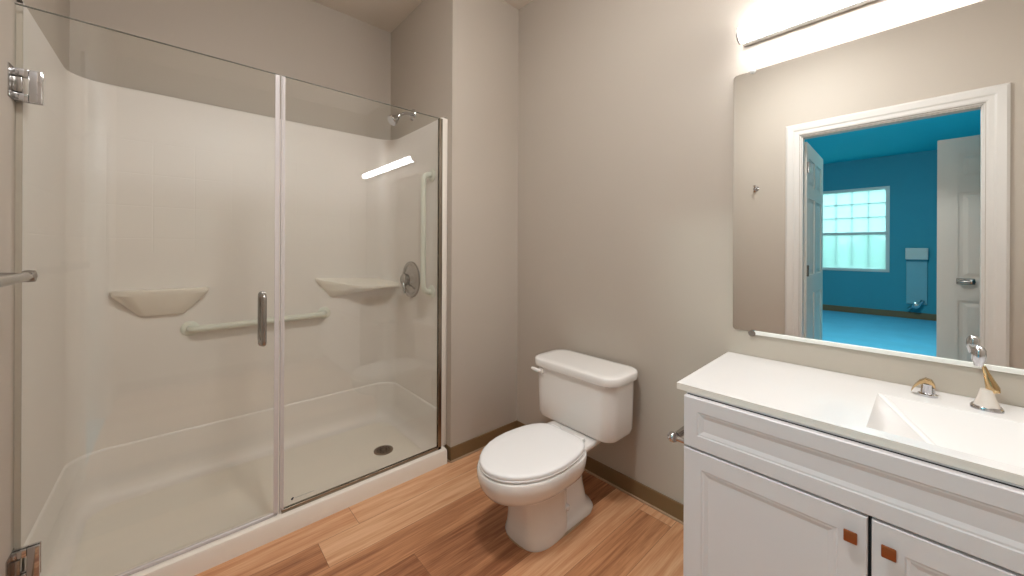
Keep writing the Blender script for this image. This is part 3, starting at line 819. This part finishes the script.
# mirror
MX0, MX1, MZ0, MZ1 = 1.267, 2.500, 0.883, 1.886
t = thing('wall_mirror', 'large frameless wall mirror above the vanity', 'mirror', (1.88, 0, MZ0))
pl = rrect(MX0, MX1, MZ0, MZ1, 0.012, 4)
bm = bmesh.new()
loft(bm, [[(x, -0.0005, z) for x, z in pl], [(x, -0.005, z) for x, z in pl]], True, False)
link('backing', bm, MAT['glass_edge'], t)
bm = bmesh.new()
bm.faces.new([bm.verts.new((x, -0.0052, z)) for x, z in pl])
box(bm, MX0 + 0.05, MX0 + 0.06, -0.004, -0.003, MZ0 + 0.1, MZ0 + 0.11)
link('silvered_face', bm, MAT['mirror'], t)
bm = bmesh.new()
box(bm, MX0 + 0.075, MX1, -0.010, -0.0056, MZ0 - 0.010, MZ0 + 0.004, 0.001, 1)
box(bm, MX0 + 0.075, MX1, -0.0056, -0.0006, MZ0 - 0.010, MZ0 - 0.001)
link('bottom_channel', bm, surf('bright_aluminium_channel', srgb(240, 238, 232), 0.3, var=0.02), t)
for x in (MX0 + 0.065, 2.20):
    bm = bmesh.new(); lathe(bm, [(0, 0), (0.011, 0), (0.011, 0.006), (0.007, 0.009), (0, 0.009)], (x, -0.0056, MZ1 + 0.002), (0, -1, 0), 18)
    c = link('clip', bm, surf('clear_clip', srgb(225, 225, 222), 0.2), t, smooth=40)
bm = bmesh.new(); lathe(bm, [(0, 0), (0.012, 0), (0.012, 0.012), (0, 0.012)], (MX0 + 0.068, -0.0006, MZ0 - 0.006), (0, -1, 0), 16)
link('clip', bm, MAT['nickel'], t, smooth=40)

# light bar
LX0, LX1, LZ = 1.293, 2.500, 2.024
t = thing('vanity_light_bar', 'long glowing white tube light fixture on the wall over the mirror', 'vanity light', (1.88, 0, LZ))
bm = B(LX0 + 0.01, LX1 - 0.01, -0.030, -0.0006, LZ - 0.032, LZ + 0.032, 0.004, 2)
link('housing', bm, surf('light_housing', srgb(215, 212, 210), 0.35), t)
def half(x, r):
    out = []
    for i in range(17):
        a = PI * i / 16
        out.append((x, -0.042 - r * math.sin(a) * 1.0, LZ + r * math.cos(a)))
    out.append((x, -0.031, LZ - r)); out.insert(0, (x, -0.031, LZ + r))
    return out
bm = bmesh.new(); loft(bm, [half(LX0 + 0.008, 0.029), half(LX1 - 0.008, 0.029)])
link('diffuser', bm, MAT['tube'], t, smooth=40)
for a in (LX0, LX1 - 0.008):
    bm = bmesh.new(); loft(bm, [half(a, 0.0305), half(a + 0.008, 0.0305)])
    link('end_cap', bm, MAT['trimw'], t, smooth=40)

# fill dome added on the bathroom ceiling, out of view
t = thing('bathroom_fill_light', 'round glowing dome added on the bathroom ceiling as unseen fill', 'fill light', (1.15, -1.2, HC))
bm = bmesh.new(); lathe(bm, [(0.18, 0), (0.18, 0.03), (0.17, 0.035)], (1.15, -1.2, HC - 0.0005), (0, 0, -1)); link('base', bm, MAT['trimw'], t, smooth=40)
bm = bmesh.new(); lathe(bm, [(0.165, 0.034), (0.16, 0.06), (0.13, 0.085), (0.06, 0.10), (0.0, 0.103)], (1.15, -1.2, HC - 0.0005), (0, 0, -1)); link('dome', bm, MAT['dome'], t, smooth=60)

# paper holder on the vanity side
t = thing('toilet_paper_holder', 'chrome empty paper holder on the side of the vanity', 'toilet paper holder', (VX0, -0.35, 0.56))
for y in (-0.400, -0.250):
    bm = bmesh.new()
    lathe(bm, [(0, 0), (0.020, 0), (0.019, 0.005), (0.009, 0.010), (0.0085, 0.080), (0, 0.080)], (VX0 + 0.001, y, 0.562), (-1, 0, 0), 18)
    bmesh.ops.create_uvsphere(bm, u_segments=16, v_segments=10, radius=0.0175, matrix=Matrix.Translation((VX0 - 0.088, y, 0.562)))
    link('post', bm, MAT['chrome'], t, smooth=45)
bm = bmesh.new(); tube(bm, [(VX0 - 0.080, -0.390, 0.565), (VX0 - 0.080, -0.262, 0.565)], 0.0115, 14)
link('roller', bm, MAT['nickel'], t, smooth=45)

# towel bar and robe hook on the door wall
t = thing('towel_bar', 'dull chrome bar reaching in at the left edge, in front of the glass door', 'towel bar', (0.3, YW, 1.112))
bm = bmesh.new(); tube(bm, [(0.15, -1.952, 1.117), (0.62, -1.952, 1.117)], 0.0125, 18); link('rail', bm, MAT['nickel'], t, smooth=50)
for x in (0.155, 0.615):
    bm = bmesh.new()
    lathe(bm, [(0, 0), (0.024, 0), (0.023, 0.006), (0.012, 0.010), (0.010, 0.050), (0.0155, 0.056), (0.0165, 0.064), (0.0155, 0.076), (0, 0.080)], (x, YW + 0.0006, 1.117), (0, 1, 0), 20)
    link('post', bm, MAT['nickel'], t, smooth=45)
t = thing('robe_hook', 'small chrome hook on the wall beside the doorway, seen in the mirror', 'robe hook', (0.813, YW, 1.714))
bm = bmesh.new(); lathe(bm, [(0, 0), (0.022, 0), (0.020, 0.006), (0.008, 0.010), (0.008, 0.030), (0, 0.031)], (0.813, YW + 0.0006, 1.714), (0, 1, 0), 18); link('base', bm, MAT['chrome'], t, smooth=45)
bm = bmesh.new()
tube(bm, [(0.813, YW + 0.028, 1.714), (0.813, YW + 0.045, 1.722), (0.813, YW + 0.052, 1.738)], [0.007, 0.007, 0.010], 12)
tube(bm, [(0.813, YW + 0.028, 1.712), (0.813, YW + 0.036, 1.695), (0.813, YW + 0.046, 1.690)], [0.006, 0.006, 0.008], 12)
link('prong', bm, MAT['chrome'], t, smooth=50)
